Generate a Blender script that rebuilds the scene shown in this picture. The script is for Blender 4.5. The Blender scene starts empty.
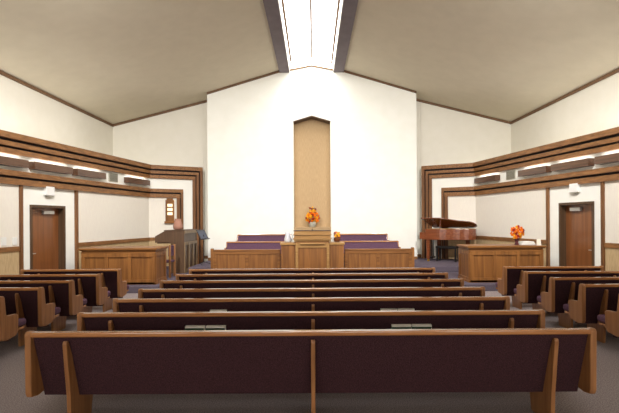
import bpy, bmesh, math, random
from mathutils import Vector, Matrix
random.seed(7)
PI = math.pi
sc = bpy.context.scene
C = sc.collection

# ---------------------------------------------------------------- camera
cam_d = bpy.data.cameras.new('camera')
cam = bpy.data.objects.new('camera', cam_d); C.objects.link(cam)
cam.location = (0.028, 0, 1.78); cam.rotation_euler = (PI/2, math.radians(.35), 0)
cam_d.sensor_width = 36; cam_d.lens = 440/619*36
cam_d.shift_x = -3.7/619; cam_d.shift_y = 13.8/619
cam_d.clip_end = 100
sc.camera = cam

# ---------------------------------------------------------------- world + exposure
w = bpy.data.worlds.new('world'); sc.world = w; w.use_nodes = True
w.node_tree.nodes['Background'].inputs[0].default_value = (0.8, 0.85, 1, 1)
w.node_tree.nodes['Background'].inputs[1].default_value = 0.5
sc.view_settings.view_transform = 'Standard'
sc.view_settings.look = 'None'
sc.view_settings.gamma = 1
sc.view_settings.use_curve_mapping = False
sc.view_settings.exposure = 0.0

SKYLIGHT = 6.6       # strength of the daylight diffuser over the ridge
ADDED_WINDOW = 6.5         # strength of the unseen rear windows, added as fill
ADDED_COVE = 4.2           # watts per metre of the unseen uplights added on the side ledges
FIXTURE = 4.0        # watts per wooden wall fixture

def area(name, loc, size, size_y, energy, rot, col=(1, .97, .93)):
    d = bpy.data.lights.new(name, 'AREA'); d.shape = 'RECTANGLE'
    d.size = size; d.size_y = size_y; d.energy = energy; d.color = col
    o = bpy.data.objects.new(name, d); C.objects.link(o)
    o.location = loc; o.rotation_euler = rot
    return o

# unseen floodlights added above the pews to brighten the platform
ADDED_FLOOD = 92
for x, y, tx, k in ((-3.6, 6.2, -5.2, 1.7), (3.6, 6.2, 5.2, 1.7), (-1.7, 6.8, -1.4, .82), (1.7, 6.8, 1.4, .82)):
    z = 7.55-.3*abs(x)-.25
    dv = Vector((tx, 14.5, .8))-Vector((x, y, z))
    f = area('added_platform_fill', (x, y, z), .35, .35, ADDED_FLOOD*k, dv.to_track_quat('-Z', 'Y').to_euler(), (1, .975, .95))
    f.data.spread = math.radians(100)

# ---------------------------------------------------------------- materials
def s2l(c):
    return tuple(((v/255)/12.92 if v/255 <= .04045 else ((v/255+.055)/1.055)**2.4) for v in c) + (1,)

def mat(name, rgb, rough=.6, spec=.4, metal=0, coat=0, kind=None, rgb2=None, scale=1, bump=0, axis='X', trans=0):
    m = bpy.data.materials.new(name); m.use_nodes = True
    nt = m.node_tree; b = nt.nodes['Principled BSDF']
    b.inputs['Base Color'].default_value = s2l(rgb)
    b.inputs['Roughness'].default_value = rough
    b.inputs['Specular IOR Level'].default_value = spec
    b.inputs['Metallic'].default_value = metal
    b.inputs['Coat Weight'].default_value = coat
    b.inputs['Coat Roughness'].default_value = .12
    if trans: b.inputs['Transmission Weight'].default_value = trans
    if kind:
        tc = nt.nodes.new('ShaderNodeTexCoord'); mp = nt.nodes.new('ShaderNodeMapping')
        nt.links.new(tc.outputs['Object'], mp.inputs[0])
        if kind == 'wood':
            v = {'X': (1.2, 22, 22), 'Y': (22, 1.2, 22), 'Z': (22, 22, 1.2)}[axis]
        elif kind == 'weave': v = (60, 60, 6)
        else: v = (1, 1, 1)
        mp.inputs['Scale'].default_value = [q*scale for q in v]
        n = nt.nodes.new('ShaderNodeTexNoise'); n.inputs['Detail'].default_value = 5
        n.inputs['Scale'].default_value = 1 if kind in ('wood', 'weave') else 90
        if kind == 'soft': n.inputs['Scale'].default_value = 3
        if kind == 'wood': n.inputs['Distortion'].default_value = .6
        nt.links.new(mp.outputs[0], n.inputs[0])
        r = nt.nodes.new('ShaderNodeValToRGB')
        r.color_ramp.elements[0].position = .35; r.color_ramp.elements[1].position = .66
        r.color_ramp.elements[0].color = s2l(rgb2 or rgb); r.color_ramp.elements[1].color = s2l(rgb)
        nt.links.new(n.outputs[0], r.inputs[0]); nt.links.new(r.outputs[0], b.inputs['Base Color'])
        if bump:
            bp = nt.nodes.new('ShaderNodeBump'); bp.inputs['Strength'].default_value = bump
            bp.inputs['Distance'].default_value = .01
            nt.links.new(n.outputs[0], bp.inputs['Height']); nt.links.new(bp.outputs[0], b.inputs['Normal'])
    return m

def emis(name, rgb, st):
    m = bpy.data.materials.new(name); m.use_nodes = True
    b = m.node_tree.nodes['Principled BSDF']
    b.inputs['Base Color'].default_value = s2l(rgb)
    b.inputs['Emission Color'].default_value = s2l(rgb)
    b.inputs['Emission Strength'].default_value = st
    return m

M = dict(
    wall=mat('cream_plaster', (236, 232, 220), .85, .2, kind='soft', rgb2=(233, 229, 216)),
    wallw=mat('white_plaster', (248, 248, 240), .8, .2, kind='soft', rgb2=(245, 245, 236)),
    panel=mat('fabric_wall_panel', (240, 235, 222), .9, .1, kind='weave', rgb2=(236, 229, 218), bump=.03),
    wains=mat('tan_woven_wainscot', (206, 180, 140), .9, .1, kind='weave', rgb2=(186, 160, 120), bump=.15),
    ceil=mat('tan_ceiling', (216, 207, 186), .95, .1, kind='soft', rgb2=(212, 203, 182)),
    trim=mat('stained_trim', (154, 108, 64), .45, .4, kind='wood', rgb2=(116, 78, 44), axis='Y'),
    trimz=mat('stained_trim_upright', (136, 92, 54), .45, .4, kind='wood', rgb2=(100, 66, 38), axis='Z'),
    crown=mat('brown_crown', (122, 92, 66), .6, .3, kind='wood', rgb2=(104, 78, 54), axis='X'),
    gap=mat('painted_shade_reveal', (44, 38, 38), .8, .2),  # near-black colour stands in for the shadow in the trim reveals
    carpet=mat('carpet', (164, 152, 150), .97, .05, kind='fine', rgb2=(112, 102, 102), bump=.4),
    carpetp=mat('platform_carpet', (110, 100, 110), .97, .05, kind='fine', rgb2=(80, 72, 82), bump=.4),
    pew=mat('pew_oak', (178, 120, 68), .22, .6, coat=1, kind='wood', rgb2=(148, 94, 50), axis='X'),
    pewz=mat('pew_oak_upright', (160, 110, 66), .42, .45, coat=.15, kind='wood', rgb2=(134, 88, 50), axis='Z'),
    fabric=mat('maroon_pew_cloth', (74, 46, 50), .92, .15, kind='fine', rgb2=(46, 29, 33), scale=1.4, bump=.5),
    cushion=mat('purple_cushion', (104, 76, 94), .9, .2, kind='fine', rgb2=(84, 58, 76), bump=.2),
    oak=mat('golden_oak', (152, 101, 50), .45, .35, coat=.15, kind='wood', rgb2=(116, 73, 34), axis='X', scale=.5),
    oakz=mat('golden_oak_upright', (148, 98, 49), .45, .35, coat=.15, kind='wood', rgb2=(114, 72, 34), axis='Z', scale=.5),
    pulpit=mat('pale_oak', (172, 132, 78), .5, .35, coat=.1, kind='wood', rgb2=(150, 110, 60), axis='X', scale=.8),
    niche=mat('niche_weave', (196, 168, 130), .9, .1, kind='weave', rgb2=(184, 156, 118), bump=.2),
    organ=mat('organ_walnut', (94, 70, 50), .5, .35, coat=.1, kind='wood', rgb2=(82, 60, 42), axis='Z'),
    organl=mat('organ_walnut_painted_lit', (140, 116, 86), .5, .35, kind='wood', rgb2=(124, 100, 72), axis='Z'),  # paler walnut: light on the side face is put into the colour
    door=mat('door_walnut', (140, 88, 50), .32, .5, coat=.3, kind='wood', rgb2=(118, 72, 40), axis='Z', scale=.5),
    frame=mat('dark_door_frame', (96, 72, 50), .5, .4, kind='wood', rgb2=(76, 56, 38), axis='Z'),
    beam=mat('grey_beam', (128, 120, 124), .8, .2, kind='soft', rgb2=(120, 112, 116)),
    fixture=mat('fixture_walnut', (100, 68, 46), .3, .5, coat=.3, kind='wood', rgb2=(80, 52, 34), axis='Y'),
    piano=mat('piano_mahogany', (136, 76, 46), .25, .5, coat=.6, kind='wood', rgb2=(110, 58, 34), axis='X'),
    black=mat('black_lacquer', (26, 23, 22), .35, .5),
    ivory=mat('ivory', (238, 232, 216), .4, .4),
    gold=mat('gold_plate', (200, 160, 80), .35, .5, metal=.8),
    metal=mat('brushed_metal', (190, 188, 182), .35, .5, metal=.7),
    plastic=mat('white_plastic', (238, 238, 234), .5, .4),
    vent=mat('vent_grey', (178, 174, 158), .7, .3),
    ventd=mat('vent_slot', (120, 118, 106), .8, .2),
    green=mat('green_book_cloth', (34, 64, 44), .6, .3),
    paper=mat('page_edges', (248, 245, 234), .85, .2),
    orange=mat('orange_petal', (244, 138, 20), .7, .3, kind='fine', rgb2=(232, 110, 10)),
    yellow=mat('yellow_petal', (252, 196, 40), .7, .3, kind='fine', rgb2=(246, 168, 20)),
    redp=mat('red_petal', (168, 40, 28), .7, .3),
    rust=mat('rust_petal', (150, 72, 50), .7, .3),
    leaf=mat('leaf', (70, 74, 36), .7, .3),
    leafd=mat('plum_leaf', (88, 46, 48), .7, .3),
    pot=mat('basket', (124, 74, 40), .8, .2, kind='fine', rgb2=(96, 54, 28)),
    pink=mat('pink_clay', (168, 124, 106), .8, .2),
    glass=mat('frosted_glass', (240, 244, 250), .2, .5, trans=.35),
    screen=mat('stand_metal', (60, 60, 66), .4, .5, metal=.3),
    sheet=mat('bluish_grey_sheet', (84, 88, 102), .7, .3),  # even bluish grey of the folder on the music stand
    lamp=emis('skylight_diffuser', (255, 253, 250), SKYLIGHT),
    win=emis('added_rear_window_glow', (255, 250, 244), ADDED_WINDOW),  # glow of the added rear windows, out of view
    glow=emis('lit_number_tile', (255, 232, 190), 1.0),
    tube=emis('lamp_tube', (255, 240, 214), 1.5),
)

# ---------------------------------------------------------------- mesh helpers
def box(bm, x0, x1, y0, y1, z0, z1):
    vs = [bm.verts.new((x, y, z)) for x in (x0, x1) for y in (y0, y1) for z in (z0, z1)]
    for f in ((0,1,3,2), (4,6,7,5), (0,4,5,1), (2,3,7,6), (0,2,6,4), (1,5,7,3)):
        bm.faces.new([vs[i] for i in f])
    return vs

def prism(bm, poly, a, b, plane='xy'):
    """extrude a closed outline between a and b along the remaining axis"""
    def P(u, v, t):
        return {'xy': (u, v, t), 'xz': (u, t, v), 'yz': (t, u, v)}[plane]
    lo = [bm.verts.new(P(u, v, a)) for u, v in poly]; hi = [bm.verts.new(P(u, v, b)) for u, v in poly]
    n = len(poly)
    bm.faces.new(lo); bm.faces.new(hi)
    for i in range(n): bm.faces.new((lo[i], lo[(i+1) % n], hi[(i+1) % n], hi[i]))

def tube(bm, p0, p1, r0, r1=None, seg=12):
    p0 = Vector(p0); p1 = Vector(p1); r1 = r0 if r1 is None else r1
    d = p1-p0; q = d.to_track_quat('Z', 'Y').to_matrix().to_4x4()
    bmesh.ops.create_cone(bm, cap_ends=True, segments=seg, radius1=r0, radius2=r1, depth=d.length,
                          matrix=Matrix.Translation((p0+p1)/2) @ q)

def lathe(bm, prof, c=(0, 0, 0), seg=20):
    rings = []
    for r, z in prof:
        rings.append([bm.verts.new((c[0]+r*math.cos(2*PI*i/seg), c[1]+r*math.sin(2*PI*i/seg), c[2]+z)) for i in range(seg)])
    for a, b in zip(rings, rings[1:]):
        for i in range(seg): bm.faces.new((a[i], a[(i+1) % seg], b[(i+1) % seg], b[i]))
    bm.faces.new(rings[0]); bm.faces.new(rings[-1])

def obj(name, bm, m, parent=None, bev=0, smooth=False):
    bmesh.ops.recalc_face_normals(bm, faces=bm.faces)
    me = bpy.data.meshes.new(name); bm.to_mesh(me); bm.free()
    me.materials.append(M[m] if isinstance(m, str) else m)
    if smooth:
        for p in me.polygons: p.use_smooth = True
    o = bpy.data.objects.new(name, me); C.objects.link(o)
    if parent: o.parent = parent
    if bev:
        md = o.modifiers.new('bevel', 'BEVEL'); md.width = bev; md.segments = 3; md.limit_method = 'ANGLE'
        md.angle_limit = math.radians(40)
    return o

def BX(name, m, parent, *b, bev=0):
    bm = bmesh.new(); box(bm, *b); return obj(name, bm, m, parent, bev)

def struct(o): o['kind'] = 'structure'; return o
def tag(o, label, cat, group=None):
    o['label'] = label; o['category'] = cat
    if group: o['group'] = group
    return o
def thing(name, label, cat, loc=(0, 0, 0), rz=0, group=None):
    o = bpy.data.objects.new(name, None); C.objects.link(o); o.location = loc; o.rotation_euler = (0, 0, rz)
    o.empty_display_size = .2
    return tag(o, label, cat, group)
def kids(r): return [o for o in bpy.data.objects if o.parent == r]
def copy_tree(o, parent=None):
    c = o.copy(); C.objects.link(c); c.parent = parent
    for k in kids(o): copy_tree(k, c)
    return c

# ================================================================ ROOM SHELL
YB, YF = -6.0, 17.1            # rear wall, deepest front wall
XW = 7.33                      # upper side walls
RIDGE, PITCH = 7.55, .30
CW = 15.9                      # face of the tall centre wall
ZS, ZP = .17, .35              # first step, upper platform
def roof(x): return RIDGE-PITCH*abs(x)

struct(BX('floor', 'carpet', None, -XW-.3, XW+.3, YB-.2, YF+.3, -.2, 0))
o = struct(BX('floor_lower_platform', 'carpetp', None, -XW, XW, 10.9, YF, 0, ZS, bev=.015))
o = struct(BX('floor_upper_platform', 'carpetp', None, -3.82, XW, 13.5, YF, ZS, ZP, bev=.015))
struct(BX('floor_choir_riser', 'carpetp', None, -3.0, 3.0, 15.05, CW, ZP, ZP+.18))

for sx, nm in ((-1, 'left'), (1, 'right')):
    bm = bmesh.new()
    prism(bm, [(sx*1.1, roof(1.1)), (sx*(XW+.3), roof(XW+.3)), (sx*(XW+.3), roof(XW+.3)+.25), (sx*1.1, roof(1.1)+.25)], YB-.2, YF+.3, 'xz')
    struct(obj('ceiling_'+nm, bm, 'ceil'))
bm = bmesh.new()   # closed ridge behind the skylight
prism(bm, [(-1.1, roof(1.1)), (0, RIDGE), (1.1, roof(1.1)), (1.1, roof(1.1)+.25), (0, RIDGE+.3), (-1.1, roof(1.1)+.25)], YB-.2, 5.0, 'xz')
struct(obj('ceiling_ridge', bm, 'ceil'))
# skylight well
for sx, nm in ((-1, 'left'), (1, 'right')):
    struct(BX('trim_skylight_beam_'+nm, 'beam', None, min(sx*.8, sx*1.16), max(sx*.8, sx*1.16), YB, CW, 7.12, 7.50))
    struct(BX('wall_skylight_well_'+nm, 'wallw', None, min(sx*.8, sx*.9), max(sx*.8, sx*.9), 5.0, 16.15, 7.50, 7.85))
    struct(BX('trim_skylight_mullion_'+nm, 'crown', None, min(sx*.69, sx*.755), max(sx*.69, sx*.755), 5.0, 15.75, 7.36, 7.41))
    struct(BX('trim_skylight_liner_'+nm, 'wallw', None, min(sx*.785, sx*.8), max(sx*.785, sx*.8), 5.0, CW, 7.14, 7.50))
struct(BX('wall_skylight_end', 'wallw', None, -.9, .9, 16.12, 16.3, 7.0, 7.95))
struct(BX('wall_skylight_start', 'wallw', None, -.9, .9, 4.9, 5.0, 7.40, 7.95))
struct(BX('trim_skylight_ridge', 'crown', None, -.03, .03, 5.0, 15.75, 7.57, 7.62))
bm = bmesh.new()
prism(bm, [(-.8, 7.43), (0, 7.63), (.8, 7.43), (.8, 7.46), (0, 7.66), (-.8, 7.46)], 5.0, 16.12, 'xz')
struct(obj('window_1', bm, 'lamp'))

# rear wall behind the viewer, its glowing windows added as unseen fill
bm = bmesh.new()
prism(bm, [(-XW-.2, 0), (XW+.2, 0), (XW+.2, roof(XW+.2)), (0, RIDGE+.2), (-XW-.2, roof(XW+.2))], YB-.2, YB, 'xz')
struct(obj('wall_rear', bm, 'wall'))
for i, x in enumerate((-5.0, -1.7, 1.7, 5.0)):
    wd = struct(BX('window_%d' % (i+2), 'win', None, x-1.1, x+1.1, YB+.01, YB+.03, 1.0, 4.0))
    bm = bmesh.new()
    for a, b, c, d in ((x-1.18, x+1.18, .92, 1.0), (x-1.18, x+1.18, 4.0, 4.08), (x-1.18, x-1.1, 1.0, 4.0), (x+1.1, x+1.18, 1.0, 4.0), (x-.03, x+.03, 1.0, 4.0), (x-1.1, x+1.1, 2.9, 2.95)):
        box(bm, a, b, YB+.005, YB+.06, c, d)
    obj('window_frame', bm, 'trimz', wd)

# upper side walls, upper front walls, deep strips beside the centre wall
for sx, nm in ((-1, 'left'), (1, 'right')):
    def S(p): return [(sx*a, b) for a, b in p]
    bm = bmesh.new()
    prism(bm, S([(XW, YB), (XW+.2, YB), (XW+.2, YF), (XW, YF)]), 0, roof(XW)+.05)
    struct(obj('wall_'+nm+'_upper', bm, 'wall'))
    bm = bmesh.new()   # front wall at the side, slightly splayed, follows the roof
    A = [(XW, 16.2), (4.12, 16.66), (4.12, YF), (XW, YF)]
    lo = [bm.verts.new((sx*a, b, 0)) for a, b in A]; hi = [bm.verts.new((sx*a, b, roof(a)+.05)) for a, b in A]
    bm.faces.new(lo); bm.faces.new(hi)
    for i in range(4): bm.faces.new((lo[i], lo[(i+1) % 4], hi[(i+1) % 4], hi[i]))
    struct(obj('wall_front_'+nm, bm, 'wall'))
    # crown mouldings
    struct(BX('trim_eave_'+nm, 'crown', None, min(sx*(XW-.05), sx*XW), max(sx*(XW-.05), sx*XW), YB, 16.18, roof(XW)-.085, roof(XW)-.01))
    bm = bmesh.new()
    P = [(XW, 16.2), (4.12, 16.66)]
    vs = []
    for a, b in P:
        for dy in (-.05, 0):
            for dz in (-.085, -.005):
                vs.append(bm.verts.new((sx*a, b+dy, roof(a)+dz)))
    for f in ((0,1,3,2), (4,6,7,5), (0,4,5,1), (2,3,7,6), (0,2,6,4), (1,5,7,3)): bm.faces.new([vs[i] for i in f])
    struct(obj('trim_rake_'+nm, bm, 'crown'))
    bm = bmesh.new()
    prism(bm, [(sx*4.12, roof(4.12)-.085), (sx*3.3, roof(3.3)-.085), (sx*3.3, roof(3.3)-.0), (sx*4.12, roof(4.12))], 16.63, 16.68, 'xz')
    struct(obj('trim_deep_'+nm, bm, 'crown'))
    bm = bmesh.new()
    prism(bm, [(sx*3.78, roof(3.78)-.075), (sx*1.16, roof(1.16)-.075), (sx*1.16, roof(1.16)-.0), (sx*3.78, roof(3.78))], CW-.04, CW, 'xz')
    struct(obj('trim_centre_rake_'+nm, bm, 'crown'))
struct(BX('wall_front_deep', 'wall', None, -4.4, 4.4, 16.68, YF+.2, 0, 7.6))
struct(BX('trim_front_deep_base', 'trim', None, -4.12, 4.12, 16.65, 16.68, ZP, ZP+.12))

# centre wall with the gabled niche
N = .67
for sx, nm in ((-1, 'left'), (1, 'right')):
    bm = bmesh.new()
    prism(bm, [(sx*3.78, 0), (sx*N, 0), (sx*N, 7.26), (sx*1.16, 7.16), (sx*1.16, roof(1.16)+.02), (sx*3.78, roof(3.78)+.02)], CW, 16.5, 'xz')
    struct(obj('wall_centre_'+nm, bm, 'wallw'))
    struct(BX('trim_centre_base_'+nm, 'trim', None, min(sx*3.0, sx*3.78), max(sx*3.0, sx*3.78), CW-.025, CW, ZP, ZP+.1))
    # slim raised strip of wall beside the niche
    struct(BX('trim_pilaster_'+nm, 'wallw', None, min(sx*.70, sx*.98), max(sx*.70, sx*.98), CW-.035, CW, ZP+.18, 5.4))
bm = bmesh.new()
prism(bm, [(-N, 5.36), (0, 5.56), (N, 5.36), (N, 7.26), (0, 7.38), (-N, 7.26)], CW, 16.12, 'xz')
struct(obj('wall_centre_over_niche', bm, 'wallw'))
bm = bmesh.new()
prism(bm, [(-N, 5.365), (0, 5.565), (N, 5.365), (N, 5.34), (0, 5.54), (-N, 5.34)], CW-.01, 16.4, 'xz')
struct(obj('trim_niche_soffit', bm, 'frame'))
struct(BX('wall_centre_under_niche', 'niche', None, -N, N, CW-.005, 16.5, 0, 1.50))
struct(BX('trim_niche_sill', 'niche', None, -N, N, CW-.02, 16.35, 1.50, 1.53))
struct(BX('wall_niche_back', 'niche', None, -N, N, 16.35, 16.5, 1.5, 5.7))
bm = bmesh.new()
prism(bm, [(-1.16, 7.11), (0, 7.335), (1.16, 7.11), (1.16, 7.16), (0, 7.385), (-1.16, 7.16)], CW-.04, CW, 'xz')
struct(obj('trim_centre_gable', bm, 'crown'))

# ---------------- lower side walls, splayed, with the stepped wooden frames
K = Vector((5.77, 15.5)); E = Vector((4.115, 16.4))          # kink and front end (right-hand side numbers)
def wx(y): return 5.77+.1695*(15.5-y)
NS = Vector((1, .1695)).normalized()                          # outward normal of the long splayed part
d = (E-K).normalized(); NE = Vector((-d.y, d.x)) if (-d.y*0+d.x*1) > 0 else Vector((d.y, -d.x))
if NE.y < 0: NE = -NE
def side_pt(y, off):     # point on the long part; off>0 outward (into wall), <0 into the room
    p = Vector((wx(y), y))+NS*off; return (p.x, p.y)
def end_pt(t, off):      # t=0 at kink .. 1 at end
    p = K+(E-K)*t+NE*off; return (p.x, p.y)
def kink_pt(off):        # mitred corner
    # intersection of both offset lines
    a = Vector((wx(0), 0))+NS*off; da = Vector((-.1695, 1))
    b = K+NE*off; db = E-K
    det = da.x*(-db.y)+db.x*da.y
    r = b-a; t = (r.x*(-db.y)+db.x*r.y)/det
    p = a+da*t; return (p.x, p.y)

Y0 = 6.35
for sx, nm in ((-1, 'left'), (1, 'right')):
    def S(p): return [(sx*a, b) for a, b in p]
    ZT = 3.75
    D0, D1 = 10.40, 11.42
    bm = bmesh.new()
    prism(bm, S([side_pt(Y0, 0), side_pt(D0, 0), side_pt(D0, .22), side_pt(Y0, .1)]), 0, ZT)
    prism(bm, S([side_pt(D1, 0), K[:], E[:], (E.x, 16.66), (5.9, 15.9), side_pt(D1, .22)]), 0, ZT)
    prism(bm, S([side_pt(D0, 0), side_pt(D1, 0), side_pt(D1, .22), side_pt(D0, .22)]), 2.13, ZT)
    struct(obj('wall_'+nm, bm, 'wallw'))
    bm = bmesh.new()
    prism(bm, S([side_pt(Y0, .02), kink_pt(.02), end_pt(.99, .02), (E.x+.01, 16.6), (XW, 16.18), (XW, Y0)]), ZT-.12, ZT)
    struct(obj('trim_ledge_'+nm, bm, 'wall'))

    # stepped boards: (z0, z1, how far they stand out, how far up the front leg they go)
    def run(name, z0, z1, out, tleg, m, legw0=None, legw1=None):
        bm = bmesh.new()
        prism(bm, S([side_pt(Y0, -out), kink_pt(-out), end_pt(tleg, -out), end_pt(tleg, 0), kink_pt(0), side_pt(Y0, 0)]), z0, z1)
        return struct(obj(name+nm, bm, m))
    def leg(name, t0, t1, out, z1, m):
        bm = bmesh.new()
        prism(bm, S([end_pt(t0, -out), end_pt(t1, -out), end_pt(t1, 0), end_pt(t0, 0)]), ZS, z1)
        return struct(obj(name+nm, bm, m))
    # outer frame, three boards stepping in with reveals painted dark as shade between
    run('trim_outer_top_', 3.625, 3.76, .16, 1.0, 'trim')
    run('trim_outer_gap_one_', 3.562, 3.625, .07, .95, 'gap')
    run('trim_outer_middle_', 3.467, 3.562, .12, .925, 'trim')
    run('trim_outer_gap_two_', 3.415, 3.467, .04, .89, 'gap')
    run('trim_outer_bottom_', 3.30, 3.415, .08, .865, 'trim')
    leg('trim_outer_leg_one_', .945, 1.0, .16, 3.625, 'trimz')
    leg('trim_outer_leg_gap_', .925, .945, .07, 3.562, 'gap')
    leg('trim_outer_leg_two_', .88, .925, .12, 3.467, 'trimz')
    leg('trim_outer_leg_gap_two_', .865, .88, .04, 3.415, 'gap')
    leg('trim_outer_leg_three_', .815, .865, .08, 3.30, 'trimz')
    # inner frame, two boards
    run('trim_inner_top_', 2.81, 2.93, .12, .625, 'trim')
    run('trim_inner_gap_', 2.755, 2.81, .05, .59, 'gap')
    run('trim_inner_bottom_', 2.62, 2.755, .08, .575, 'trim')
    leg('trim_inner_leg_one_', .585, .625, .12, 2.81, 'trimz')
    leg('trim_inner_leg_gap_', .57, .585, .05, 2.755, 'gap')
    leg('trim_inner_leg_two_', .51, .57, .08, 2.62, 'trimz')
    # fabric panels, wainscot, rails, uprights
    def skin(name, y0, y1, z0, z1, out, m, corner=False, te=0):
        bm = bmesh.new()
        if corner: prism(bm, S([side_pt(y0, -out), kink_pt(-out), end_pt(te, -out), end_pt(te, 0), kink_pt(0), side_pt(y0, 0)]), z0, z1)
        else: prism(bm, S([side_pt(y0, -out), side_pt(y1, -out), side_pt(y1, 0), side_pt(y0, 0)]), z0, z1)
        return struct(obj(name, bm, m))
    skin('wall_%s_fabric_near' % nm, Y0, 10.03, 1.22, 2.62, .02, 'panel')
    skin('wall_%s_wainscot_near' % nm, Y0, 10.03, 0, 1.12, .02, 'wains')
    skin('trim_chair_rail_near_'+nm, Y0, 10.03, 1.12, 1.23, .045, 'trim')
    skin('trim_upright_near_'+nm, 10.03, 10.11, 0, 2.62, .06, 'trimz')
    skin('trim_upright_far_'+nm, 11.83, 11.91, ZS, 2.62, .06, 'trimz')
    skin('wall_%s_fabric_far' % nm, 11.91, 0, 1.20, 2.62, .02, 'panel', True, .51)
    skin('wall_%s_wainscot_far' % nm, 11.91, 0, ZS, 1.10, .02, 'wains', True, .51)
    skin('trim_chair_rail_far_'+nm, 11.91, 0, 1.10, 1.21, .045, 'trim', True, .51)
    skin('baseboard_'+nm, Y0, 10.03, 0, .1, .035, 'trimz')

    # door, recessed
    fr = bmesh.new()
    for y0, y1, z0, z1 in ((10.35, 10.405, 0, 2.19), (11.415, 11.47, 0, 2.19), (10.405, 11.415, 2.125, 2.19)):
        prism(fr, S([side_pt(y0, -.03), side_pt(y1, -.03), side_pt(y1, .2), side_pt(y0, .2)]), z0, z1)
    bm = bmesh.new()
    prism(bm, S([side_pt(10.405, .14), side_pt(11.415, .14), side_pt(11.415, .19), side_pt(10.405, .19)]), .01, 2.125)
    dr = struct(obj('door_%d' % (1 if sx < 0 else 2), bm, 'door'))
    obj('door_frame', fr, 'frame', dr)
    bm = bmesh.new()
    hy = 10.86 if sx < 0 else 10.86
    prism(bm, S([side_pt(hy, .06), side_pt(hy+.34, .06), side_pt(hy+.34, .138), side_pt(hy, .138)]), 1.97, 2.06)
    cl = obj('door_closer', bm, 'metal', dr, bev=.01); cl['label'] = 'silver door closer'
    bm = bmesh.new()
    p = side_pt(10.50, .135); q = side_pt(10.50, .07); r = side_pt(10.60, .07)
    tube(bm, (sx*p[0], p[1], 1.02), (sx*q[0], q[1], 1.02), .012); tube(bm, (sx*q[0], q[1], 1.02), (sx*r[0], r[1], 1.02), .012)
    obj('door_handle', bm, 'metal', dr)
    # white box over the door
    t = thing('emergency_light', 'white rectangular box mounted above the %s brown door' % nm, 'light', (sx*wx(10.9), 10.9, 2.43), -sx*math.atan(-.1695)*1.0)
    t.rotation_euler = (0, 0, sx*math.atan(.1695))
    BX('housing', 'plastic', t, min(0, -sx*.09)-.0, max(0, -sx*.09), -.14, .14, 0, .22, bev=.012)
    BX('trim_plate', 'vent', t, min(-sx*.02, -sx*.075), max(-sx*.02, -sx*.075), -.11, .11, -.02, -.001)

    # wooden light fixtures between the two frames
    fx = [(8.85, 10.15, 'nearest the viewer at the picture edge'), (10.33, 11.57, 'second from the picture edge, above the door'),
          (11.74, 12.93, 'third from the picture edge, beside the square vent'), (14.06, 15.32, 'small and farthest, alone between vent and corner')]
    for y0, y1, pos in fx:
        cy = (y0+y1)/2
        t = thing('wall_light_fixture', 'dark wood box light on %s wall, %s' % (nm, pos), 'light fixture', (sx*wx(cy), cy, 3.02), sx*math.atan(.1695), 'wooden box lights between the trim bands')
        L = (y1-y0)*1.014/2
        bm = bmesh.new()   # open-topped wooden trough
        X = lambda a: -sx*a
        def bb(a, b, c, dd, e, f): box(bm, min(X(a), X(b)), max(X(a), X(b)), c, dd, e, f)
        bb(.15, .175, -L, L, 0, .18); bb(.0, .15, -L, L, 0, .02)
        bb(.0, .15, -L, -L+.02, .02, .18); bb(.0, .15, L-.02, L, .02, .18)
        obj('trough', bm, 'fixture', t, bev=.004)
        bm = bmesh.new(); tube(bm, (X(.075), -L+.08, .07), (X(.075), L-.08, .07), .016)
        obj('lamp_tube', bm, 'tube', t)
        a = area('fixture_glow', (sx*(wx(cy)-.085), cy, 3.15), .08, 2*L-.2, FIXTURE*L, (PI, 0, sx*math.atan(.1695)))
    # square vent
    cy = 13.5
    t = thing('air_vent', 'pale square air grille high on %s wall between two wooden box lights' % nm, 'vent', (sx*wx(cy), cy, 3.0), sx*math.atan(.1695))
    BX('vent_frame', 'vent', t, min(0, -sx*.02), max(0, -sx*.02), -.22, .22, 0, .27)
    bm = bmesh.new()
    for i in range(7): box(bm, min(-sx*.02, -sx*.032), max(-sx*.02, -sx*.032), -.2, .2, .025+i*.034, .040+i*.034)
    obj('louvre', bm, 'ventd', t)
    # unseen uplights added on the ledge to brighten ceiling and upper walls
    for k in range(3):
        cy = 8.0+k*2.3
        area('added_cove_uplight', (sx*(wx(cy)+.12+.0), cy, 3.85), .12, 2.1, ADDED_COVE*2.1, (PI, 0, sx*math.atan(.1695)))

# switch plates beside the left door, by the picture edge
for y, h, lb in ((9.62, .15, 'small white switch plate on left wall nearest the picture edge'), (9.9, .14, 'small white switch plate on left wall nearest the door upright')):
    bm = bmesh.new()
    prism(bm, [(-a, b) for a, b in (side_pt(y-.055, -.045), side_pt(y+.055, -.045), side_pt(y+.055, -.02), side_pt(y-.055, -.02))], 1.27, 1.27+h*1.2)
    tag(obj('switch_plate', bm, 'plastic', None, bev=.005), lb, 'switch')

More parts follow.
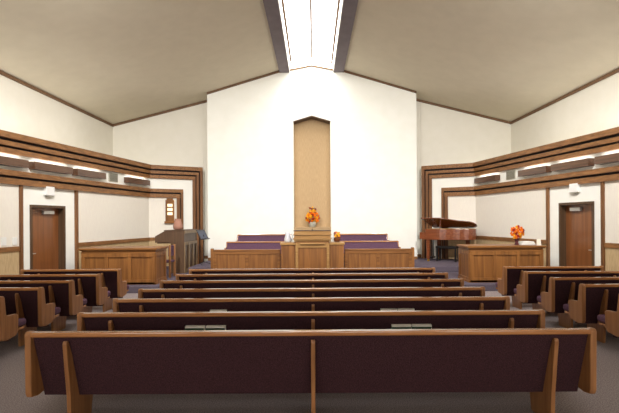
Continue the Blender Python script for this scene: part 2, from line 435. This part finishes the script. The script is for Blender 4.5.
# ================================================================ PEWS
def end_bm(x0, x1):
    bm = bmesh.new()
    prism(bm, [(-.005, .34), (-.012, .84), (.0, .868), (.055, .868), (.075, .84), (.105, .615), (.13, .60), (.30, .59), (.335, .565), (.325, .34), (.28, .305), (.10, .285), (.01, .302)], x0, x1, 'yz')
    return bm
def make_pew(L, supports, label, racks=()):
    t = thing('pew', label, 'pew', (0, 0, 0)); t.scale = (1, 1, .969)
    h = L/2
    bm = bmesh.new()
    prism(bm, [(.02, .828), (.19, .252), (.245, .252), (.075, .828)], -h+.05, h-.05, 'yz')
    obj('backrest', bm, 'fabric', t)
    bm = bmesh.new()
    box(bm, -h+.045, h-.045, -.012, .058, .820, .862)
    obj('top_rail', bm, 'pew', t, bev=.011)
    for a, b in ((-h, -h+.055), (h-.055, h)):
        obj('pew_end', end_bm(a, b), 'pewz', t, bev=.012)
    bm = bmesh.new()
    box(bm, -h+.06, h-.06, .17, .60, .375, .475)
    obj('seat_cushion', bm, 'cushion', t, bev=.035)
    bm = bmesh.new(); box(bm, -h+.06, h-.06, .20, .54, .34, .374)
    obj('seat', bm, 'pew', t)
    for x in supports:
        bm = bmesh.new()
        prism(bm, [(-.012, .76), (-.004, .785), (.018, .785), (.033, .76), (.215, .30), (.34, .30), (.44, .335), (.46, .335), (.40, 0), (.06, 0), (.045, .30)], x-.018, x+.018, 'yz')
        obj('leg', bm, 'pewz', t, bev=.005)
    for x in racks:
        bm = bmesh.new()
        box(bm, x-.28, x+.28, .0, .10, .52, .532)
        box(bm, x-.28, x+.28, -.012, .0, .52, .60)
        box(bm, x-.28, x-.268, .0, .085, .532, .62); box(bm, x+.268, x+.28, .0, .085, .532, .62)
        obj('book_rack', bm, 'pew', t)
    return t

ROWS = [3.71, 4.53, 5.34, 6.11, 6.96, 7.78, 8.6]
SUP = (-2.07, .02, 2.07)
p1 = make_pew(4.82, SUP, 'long maroon centre pew nearest the viewer, its whole back and legs visible')
p1.scale = (1, 1, .982); p1.location = (0, ROWS[0], 0); p1['group'] = 'long centre pews'
p2 = make_pew(4.82, SUP, 'long maroon centre pew second from the viewer, four green hymnals behind its back', (-1.08, 1.08))
names = ['third from the viewer, with white-edged hymnals in its racks', 'fourth from the viewer, in the middle of the stack of seven',
         'fifth from the viewer, third from the platform', 'sixth from the viewer, one behind the foremost', 'farthest from the viewer, closest to the platform']
p2.location = (0, ROWS[1], 0); p2['group'] = 'long centre pews'
for i, nme in enumerate(names):
    c = copy_tree(p2); c.location = (0, ROWS[i+2], 0)
    c['label'] = 'long maroon centre pew ' + nme
side = None
order = ['cut by the picture edge, nearest the viewer', 'fourth from the platform', 'third from the platform', 'second from the platform', 'closest to the panelled box']
for sx, nm in ((-1, 'left'), (1, 'right')):
    for i, y in enumerate(ROWS[2:]):
        lb = 'short maroon pew, %s block, %s' % (nm, order[i])
        if side is None: side = make_pew(1.95, (-.62, .62), lb); side.scale = (1, 1, .985); c = side
        else: c = copy_tree(side)
        c['label'] = lb; c['group'] = 'short side pews'
        c.location = (sx*(4.73+(.10, .07, .035, .01, 0)[i]), y+(.12 if i < 2 else 0), 0)

# hymnals standing in the racks
def make_book(label):
    t = thing('hymnal', label, 'book', (0, 0, 0), 0, 'hymnals in the pew racks')
    bm = bmesh.new()
    box(bm, -.100, .100, -.004, 0, 0, .145); box(bm, -.100, .100, .040, .044, 0, .150); box(bm, -.100, -.096, 0, .040, 0, .145)
    obj('cover', bm, 'green', t)
    bm = bmesh.new(); box(bm, -.096, .104, .0005, .0395, .003, .162)
    pg = obj('pages', bm, 'paper', t); pg['label'] = 'cream page block'
    return t
bk = None
spots = [(-1.205, 1, 'left one of the left pair over the nearest pew top'), (-.99, 1, 'right one of the left pair over the nearest pew top'),
         (.93, 1, 'left one of the right pair over the nearest pew top'), (1.14, 1, 'right one of the right pair over the nearest pew top'),
         (-1.14, 2, 'lone sliver left of centre above the second pew top'),
         (.94, 2, 'left of two slivers right of centre above the second pew top'), (1.15, 2, 'right of two slivers right of centre above the second pew top')]
for x, r, lb in spots:
    lb = 'green hymnal, ' + lb
    if bk is None: bk = make_book(lb); c = bk
    else: c = copy_tree(bk)
    c['label'] = lb
    c.location = (x, ROWS[r]+.026, .530); c.rotation_euler = (0.12, 0, random.uniform(-.02, .02))

# ================================================================ PANELLED BOXES (either side)
def panel_front(t, x0, x1, y, z0, z1, cols, m='oak', sgn=-1, depth=.035):
    """raised frame boards standing out of a face at y"""
    w_ = .09
    bm = bmesh.new()
    box(bm, x0, x1, y-depth, y, z0, z0+.12); box(bm, x0, x1, y-depth, y, z1-.10, z1)
    n = cols
    for i in range(n+1):
        xx = x0+(x1-x0-w_)*i/n
        box(bm, xx, xx+w_, y-depth, y, z0+.12, z1-.10)
    o = obj('panel_frame', bm, m, t, bev=.006)
    return o
for sx, nm in ((-1, 'left'), (1, 'right')):
    xi, xo, y0, y1 = 3.97, 5.92, 11.18, 12.05
    t = thing('panelled_box', 'golden oak panelled enclosure with moulded top at the %s of the platform' % nm, 'enclosure', (sx*(xi+xo)/2, 11.18, ZS))
    h = (xo-xi)/2; D = y1-y0
    BX('body', 'oakz', t, -h+.04, h-.04, .04, D-.02, 0, .86)
    panel_front(t, -h+.04, h-.04, .04, .0, .80, 3, 'oakz')
    bm = bmesh.new()       # side frame on the aisle side
    xs = -sx*(h-.04)
    for a, b, c, d_ in ((.04, D-.02, 0, .12), (.04, D-.02, .70, .80), (.04, .14, .12, .70), (D-.12, D-.02, .12, .70)):
        box(bm, min(xs, xs-sx*.02), max(xs, xs-sx*.02), a, b, c, d_)
    obj('side_panel_frame', bm, 'oakz', t, bev=.006)
    bm = bmesh.new()
    for ox, z0, z1 in ((0, .80, .825), (-.015, .825, .86), (.02, .862, .885), (.045, .885, .93)):
        box(bm, -h+.02-ox, h-.02+ox, .02-ox, D, z0, z1)
    obj('cornice', bm, 'oak', t, bev=.006)
    BX('plinth', 'oakz', t, -h+.005, h-.005, .005, D-.02, 0, .055)

# ================================================================ CENTRE: rail, pulpit, choir pews
YR = 13.3
def rail_side(sx, nm):
    t = thing('choir_rail', 'low oak panelled rail on the %s side of the pulpit' % nm, 'railing', (sx*1.99, YR, ZS))
    h = 1.02
    BX('panel_body', 'oakz', t, -h, h, .05, .11, 0, .70)
    panel_front(t, -h, h-.0, .05, 0, .69, 2, 'oak', depth=.02)
    BX('top_rail', 'oak', t, -h, h, .015, .14, .69, .735, bev=.01)
    xe = sx*(h+.035)
    BX('end_post', 'oakz', t, xe-.04, xe+.04, .01, .15, 0, .77, bev=.008)
rail_side(-1, 'left'); rail_side(1, 'right')

t = thing('pulpit', 'pale oak pulpit with stepped desk top and two lower wings at centre', 'pulpit', (0, YR-.35, ZS))
BX('body', 'oakz', t, -.50, .50, .05, .70, 0, .98)
bm = bmesh.new()
for s in (-1, 1): box(bm, min(s*.50, s*.42), max(s*.50, s*.42), .02, .05, 0, .95)
box(bm, -.42, .42, .02, .05, .80, .95); box(bm, -.42, .42, .02, .05, 0, .08)
obj('panel_frame', bm, 'pulpit', t, bev=.006)
BX('ledge', 'pulpit', t, -.36, .36, -.035, .045, .905, .935, bev=.008)
bm = bmesh.new()
for ox, z0, z1 in ((0, .98, 1.02), (.04, 1.02, 1.055), (.055, 1.055, 1.09), (.02, 1.09, 1.17), (.05, 1.17, 1.205), (.03, 1.205, 1.29)):
    box(bm, -.51-ox, .51+ox, .03-ox, .72, z0, z1)
obj('desk_tiers', bm, 'pulpit', t, bev=.006)
BX('desk_top', 'frame', t, -.555, .555, -.01, .74, 1.29, 1.315, bev=.006)
for s in (-1, 1):
    a, b = sorted((s*.505, s*.93))
    wg = BX('wing', 'oakz', t, a, b, .12, .70, 0, .88)
    BX('wing_cap', 'pulpit', wg, a-(.03 if s < 0 else 0), b+(.03 if s > 0 else 0), .09, .72, .88, .945, bev=.008)
# gooseneck microphone
bm = bmesh.new(); tube(bm, (0, .3, 1.315), (0, .30, 1.33), .03); tube(bm, (0, .30, 1.33), (0, .26, 1.39), .005)
obj('microphone', bm, 'black', t)

def choir_pew(y, z, x0, x1, top, label):
    t = thing('choir_pew', label, 'pew', ((x0+x1)/2, y, z), 0, 'purple choir pews facing the room')
    h = (x1-x0)/2; H = top-z
    bm = bmesh.new()
    prism(bm, [(.02, .40), (.11, H-.03), (.15, H-.03), (.10, .40)], -h+.03, h-.03, 'yz'); obj('backrest', bm, 'cushion', t)
    BX('top_rail', 'pew', t, -h+.02, h-.02, .08, .17, H-.045, H, bev=.01)
    BX('seat_cushion', 'cushion', t, -h+.04, h-.04, -.33, .06, .34, .42, bev=.02)
    BX('seat', 'pew', t, -h+.04, h-.04, -.30, .10, .30, .338)
    for s in (-1, 1):
        bm = bmesh.new()
        a = s*h
        prism(bm, [(-.20, 0), (.16, 0), (.185, H-.01), (.10, H-.01), (.03, .55), (-.24, .55), (-.26, .50)], min(a, a-s*.035), max(a, a-s*.035), 'yz')
        obj('pew_end', bm, 'pew', t, bev=.006)
choir_pew(14.5, ZP, -2.86, -.80, 1.09, 'purple cushioned choir pew, front row left of the pulpit')
choir_pew(14.5, ZP, .80, 2.86, 1.09, 'purple cushioned choir pew, front row right of the pulpit')
choir_pew(15.45, ZP+.18, -2.66, -.75, 1.30, 'purple cushioned choir pew against white wall, back row left of the pulpit')
choir_pew(15.45, ZP+.18, .75, 2.66, 1.30, 'purple cushioned choir pew against white wall, back row right of the pulpit')

# ================================================================ ORGAN
t = thing('organ', 'dark walnut organ console with sloping top at left of the platform', 'organ', (-3.95, 13.55, ZS))
# profile in x (negative = away from centre) / z, extruded along y
bm = bmesh.new()
prism(bm, [(0, 0), (0, 1.31), (-.60, 1.31), (-.90, 1.14), (-.90, .95), (-.42, .95), (-.42, 0)], 0, .05, 'xz')
obj('end_panel', bm, 'organ', t, bev=.006)
bm = bmesh.new()
prism(bm, [(0, 0), (0, 1.31), (-.60, 1.31), (-.90, 1.14), (-.90, .95), (-.42, .95), (-.42, 0)], 1.40, 1.45, 'xz')
obj('end_panel', bm, 'organ', t, bev=.006)
bm = bmesh.new()
box(bm, -.40, -.015, .05, 1.40, .02, .92); prism(bm, [(-.015, .92), (-.015, 1.30), (-.58, 1.30), (-.62, 1.12), (-.85, .96), (-.85, .92)], .05, 1.40, 'xz')
obj('body', bm, 'organ', t)
bm = bmesh.new()
box(bm, -.62, .02, -.02, 1.47, 1.311, 1.335)
obj('lid', bm, 'organ', t, bev=.005)
bm = bmesh.new()
for z0, z1, a, b in ((.0, .12, 0, 1.45), (.86, .96, 0, 1.45), (1.22, 1.31, 0, 1.45)): box(bm, 0, .022, a, b, z0, z1)
for y in (0, .46, .93, 1.36): box(bm, 0, .022, y, y+.09, .12, .86)
obj('back_panel_frame', bm, 'organl', t, bev=.004)
bm = bmesh.new(); box(bm, -.84, -.64, .12, 1.33, .962, .985)
kb = obj('keyboard', bm, 'ivory', t)
bm = bmesh.new()
for i in range(30): box(bm, -.78, -.64, .14+i*.039, .155+i*.039, .985, .995)
obj('black_keys', bm, 'black', kb)
# pinkish pot on the organ
bm = bmesh.new(); lathe(bm, [(.07, 0), (.13, .02), (.15, .12), (.11, .26), (.09, .33), (.10, .35)], seg=20)
o = tag(obj('clay_pot', bm, 'pink', None, smooth=True), 'pinkish clay pot standing on top of the organ', 'pot'); o.location = (-4.28, 14.0, ZS+1.335)

# chair behind the left box
t = thing('side_chair', 'reddish wooden chair with purple back behind the left panelled box', 'chair', (-4.27, 12.75, ZS), PI/2)
BX('seat', 'cushion', t, -.22, .22, -.22, .22, .42, .48, bev=.02)
BX('backrest', 'cushion', t, -.19, .19, -.20, -.15, .60, .90, bev=.015)
for x in (-.21, .21):
    bm = bmesh.new(); box(bm, x-.025, x+.025, -.235, -.18, 0, .93); obj('back_post', bm, 'pewz', t, bev=.006)
    bm = bmesh.new(); box(bm, x-.02, x+.02, .17, .21, 0, .42); obj('leg', bm, 'pewz', t, bev=.005)

# hymn board on the front wall of the left side
pa = Vector(end_pt(.38, -.03)); ang = math.atan2((E-K).y, -(E-K).x)
t = thing('hymn_board', 'golden oak hymn board with lit white number tiles on the left front wall', 'sign', (-pa.x, pa.y, 1.70), math.atan2((E-K).y, (K-E).x))
BX('board', 'oakz', t, -.15, .15, -.04, 0, .08, .84, bev=.01)
BX('shelf', 'oak', t, -.19, .19, -.09, 0, 0, .08, bev=.01)
BX('top_crest', 'oak', t, -.11, .11, -.05, 0, .842, .90, bev=.01)
for k in range(3):
    q = BX('number_tile', 'glow', t, -.085, .085, -.052, -.041, .30+k*.15, .40+k*.15)
# music stand
t = thing('music_stand', 'black metal music stand with tilted tray beside the organ', 'music stand', (-3.57, 14.45, ZP))
bm = bmesh.new()
for k in range(3):
    a = 2*PI*k/3+.4; tube(bm, (0, 0, .10), (.22*math.cos(a), .22*math.sin(a), .012), .012)
obj('tripod_base', bm, 'black', t)
bm = bmesh.new(); tube(bm, (0, 0, .08), (0, 0, .98), .013); obj('pole', bm, 'black', t)
bm = bmesh.new(); box(bm, -.25, .25, -.01, .01, -.02, .34); box(bm, -.25, .25, -.07, -.01, -.02, -.008)
dk = obj('tray', bm, 'screen', t); dk.location = (.03, 0, .84); dk.rotation_euler = (-.5, .0, 1.3)
bm = bmesh.new(); box(bm, -.2, .2, -.014, -.0105, .0, .28); s_ = obj('sheet_music', bm, 'sheet', dk); s_['label'] = 'bluish grey folder on the tray'

# ================================================================ GRAND PIANO
pang = -math.radians(38)
t = thing('grand_piano', 'glossy mahogany grand piano with slightly raised lid at right of the platform', 'piano', (3.86, 15.10, ZP), pang)
PS = .90
def outline(o=0):
    P = [(0-o, 0-o), (.42, -o)]
    for k in range(1, 9):       # curved treble side
        s = k/8; P.append((.42+.75*s+o*.3, (-o)+.36*(3*s*s-2*s**3)))
    for k in range(0, 7):       # round tail
        a = -PI/2+PI*k/6; P.append((1.22+(.26+o)*math.cos(a), .755+(.385+o)*math.sin(a)))
    P += [(0-o, 1.14+o)]
    return P
bm = bmesh.new(); prism(bm, outline(), .74, 1.11, 'xy'); obj('rim', bm, 'piano', t, bev=.012)
bm = bmesh.new(); prism(bm, outline(-.05), 1.111, 1.118, 'xy'); pl = obj('soundboard', bm, 'gold', t)
bm = bmesh.new(); lo = outline(.02); lo[0] = (-.17, -.02); lo[-1] = (-.17, 1.16); prism(bm, lo, 0, .028, 'xy')
ld = obj('lid', bm, 'piano', t, bev=.008)
# hinge along the far straight side
for v in ld.data.vertices: v.co.y -= 1.14
ld.location = (0, 1.14, 1.13); ld.rotation_euler = (-math.radians(17), 0, 0)
bm = bmesh.new(); tube(bm, (.5, .07, 1.118), (.5, .14, 1.40), .01); obj('lid_prop', bm, 'piano', t)
bm = bmesh.new(); box(bm, -.20, -.004, .0, 1.14, .76, .86); box(bm, -.20, -.0, .0, .05, .86, 1.0); box(bm, -.20, -.0, 1.09, 1.14, .86, 1.0)
kb = obj('key_bed', bm, 'piano', t, bev=.006)
bm = bmesh.new(); box(bm, -.19, -.03, .06, 1.08, .862, .885); ky = obj('keys', bm, 'ivory', kb)
for x, y in ((.08, .10), (.08, 1.04), (1.22, .74)):
    bm = bmesh.new(); prism(bm, [(x-.07, .74), (x+.07, .74), (x+.04, .08), (x-.04, .08)], y-.045, y+.045, 'xz')
    lg = obj('leg', bm, 'piano', t, bev=.008)
    bm = bmesh.new(); tube(bm, (x, y-.025, .04), (x, y+.025, .04), .04); tube(bm, (x, y, .05), (x, y, .085), .02); obj('caster', bm, 'gold', lg)
bm = bmesh.new()
for y in (.48, .66): tube(bm, (.02, y, .12), (.02, y, .74), .016)
box(bm, -.06, .08, .42, .72, .08, .13)
for y in (.50, .57, .64): box(bm, -.16, -.06, y-.015, y+.015, .07, .085)
obj('pedal_lyre', bm, 'black', t)
bx = thing('piano_bench', 'black piano bench tucked under the mahogany grand piano', 'bench', (4.62, 15.05, ZP), pang)
BX('seat', 'black', bx, -.36, .36, -.17, .17, .44, .52, bev=.02)
for x in (-.32, .32):
    for y in (-.13, .13):
        BX('leg', 'black', bx, x-.025, x+.025, y-.025, y+.025, 0, .44)

# ================================================================ FLOWERS
def blossom(bm, c, r):
    c = Vector(c)
    bmesh.ops.create_icosphere(bm, subdivisions=1, radius=r*.55, matrix=Matrix.Translation(c))
    ax = Vector((random.uniform(-1, 1), random.uniform(-1, -.2), random.uniform(-.3, 1))).normalized()
    q = ax.to_track_quat('Z', 'Y')
    for ring, rr, tilt in ((7, r*.62, .3), (5, r*.35, .8)):
        for k in range(ring):
            a = 2*PI*k/ring+ring
            d_ = q @ Vector((math.cos(a)*math.cos(tilt), math.sin(a)*math.cos(tilt), math.sin(tilt)))
            m = Matrix.Translation(c+d_*rr) @ d_.to_track_quat('X', 'Z').to_matrix().to_4x4() @ Matrix.Diagonal((.55, .42, .16, 1))
            bmesh.ops.create_icosphere(bm, subdivisions=1, radius=r*.85, matrix=m)
def leafm(bm, c, d_, L):
    d_ = Vector(d_).normalized(); m = Matrix.Translation(Vector(c)+d_*L*.5) @ d_.to_track_quat('X', 'Z').to_matrix().to_4x4() @ Matrix.Diagonal((.5, .18, .05, 1))
    bmesh.ops.create_icosphere(bm, subdivisions=1, radius=L, matrix=m)
def bouquet(t, cx, cz, rx, rz, n, br, cols, leafcols):
    for col in cols:
        pts = []
        for i in range(max(2, n//len(cols))):
            for _ in range(60):
                a = random.uniform(0, 2*PI); q = math.sqrt(random.random())
                p = (cx+rx*q*math.cos(a), -.8*rx*math.sqrt(max(0, 1-q*q))*random.uniform(.5, 1), cz+rz*q*math.sin(a))
                if all((Vector(p)-Vector(u)).length > br*.9 for u in ALLP): break
            ALLP.append(p); pts.append(p)
            bm = bmesh.new(); blossom(bm, p, br*random.uniform(.85, 1.1)); obj('blossom', bm, col, t)
    for lc in leafcols:
        bm = bmesh.new()
        for i in range(26):
            a = random.uniform(0, 2*PI); el = random.uniform(-.4, 1)
            d_ = Vector((math.cos(a), math.sin(a)*.6-.2, el))
            leafm(bm, (cx+rx*.55*d_.x, rx*.4*d_.y, cz+rz*.55*d_.z), d_, br*1.3)
        obj('foliage', bm, lc, t)

ALLP = []
t = thing('flower_arrangement', 'tall orange, yellow and red flower arrangement in the central niche', 'flowers', (.0, 16.05, 1.53), 0)
bm = bmesh.new(); lathe(bm, [(.10, 0), (.12, .01), (.15, .14), (.13, .20)]); obj('vase', bm, 'vent', t, smooth=True)
bouquet(t, 0, .34, .25, .20, 32, .07, ('orange', 'yellow', 'yellow', 'orange', 'redp'), ('leaf', 'leafd'))
bouquet(t, 0, .60, .12, .12, 12, .06, ('yellow', 'rust'), ('leafd',))
ALLP = []
t = thing('flower_arrangement', 'round orange flower bouquet in a vase on the right panelled box', 'flowers', (5.40, 11.62, ZS+.93), 0)
bm = bmesh.new(); lathe(bm, [(.05, 0), (.06, .01), (.035, .06), (.05, .12), (.075, .17)]); obj('vase', bm, 'leafd', t, smooth=True)
bouquet(t, 0, .33, .165, .155, 33, .055, ('orange', 'orange', 'yellow', 'orange', 'redp'), ('leafd', 'leaf'))
ALLP = []
t = thing('flower_arrangement', 'small yellow and rust flower basket on the right wing of the pulpit', 'flowers', (.75, YR+.06, ZS+.955), 0)
bm = bmesh.new(); lathe(bm, [(.07, 0), (.09, .02), (.10, .12), (.09, .14)]); obj('basket', bm, 'pot', t, smooth=True)
bouquet(t, 0, .21, .10, .07, 8, .05, ('yellow', 'yellow', 'orange', 'rust'), ('rust',))

# pale glass pitcher on the left wing
t = thing('glass_pitcher', 'pale frosted glass pitcher on the left wing of the pulpit', 'pitcher', (-.75, YR+.1, ZS+.946))
bm = bmesh.new(); lathe(bm, [(.07, 0), (.10, .02), (.11, .10), (.07, .24), (.08, .30)]); obj('vessel', bm, 'glass', t, smooth=True)
bm = bmesh.new()
for a, b in (((.09, .08), (.15, .11)), ((.15, .11), (.15, .22)), ((.15, .22), (.08, .26))): tube(bm, (a[0], 0, a[1]), (b[0], 0, b[1]), .01)
obj('handle', bm, 'glass', t)

# white papers and card on the right box
bm = bmesh.new()
for k in range(4): box(bm, -.24+.01*k, .14-.012*k, -.16, .14, k*.022, k*.022+.021)
o = tag(obj('white_cloth', bm, 'plastic', None, bev=.008), 'low folded white cloth beside the bouquet on right box', 'cloth'); o.location = (5.73, 11.72, ZS+.931)
bm = bmesh.new(); prism(bm, [(-.02, 0), (.03, 0), (.012, .16), (.004, .16)], -.05, .05, 'yz')
o = tag(obj('cream_card', bm, 'ivory', None), 'small upright cream card at the end of right box', 'card'); o.location = (5.84, 11.34, ZS+.931)
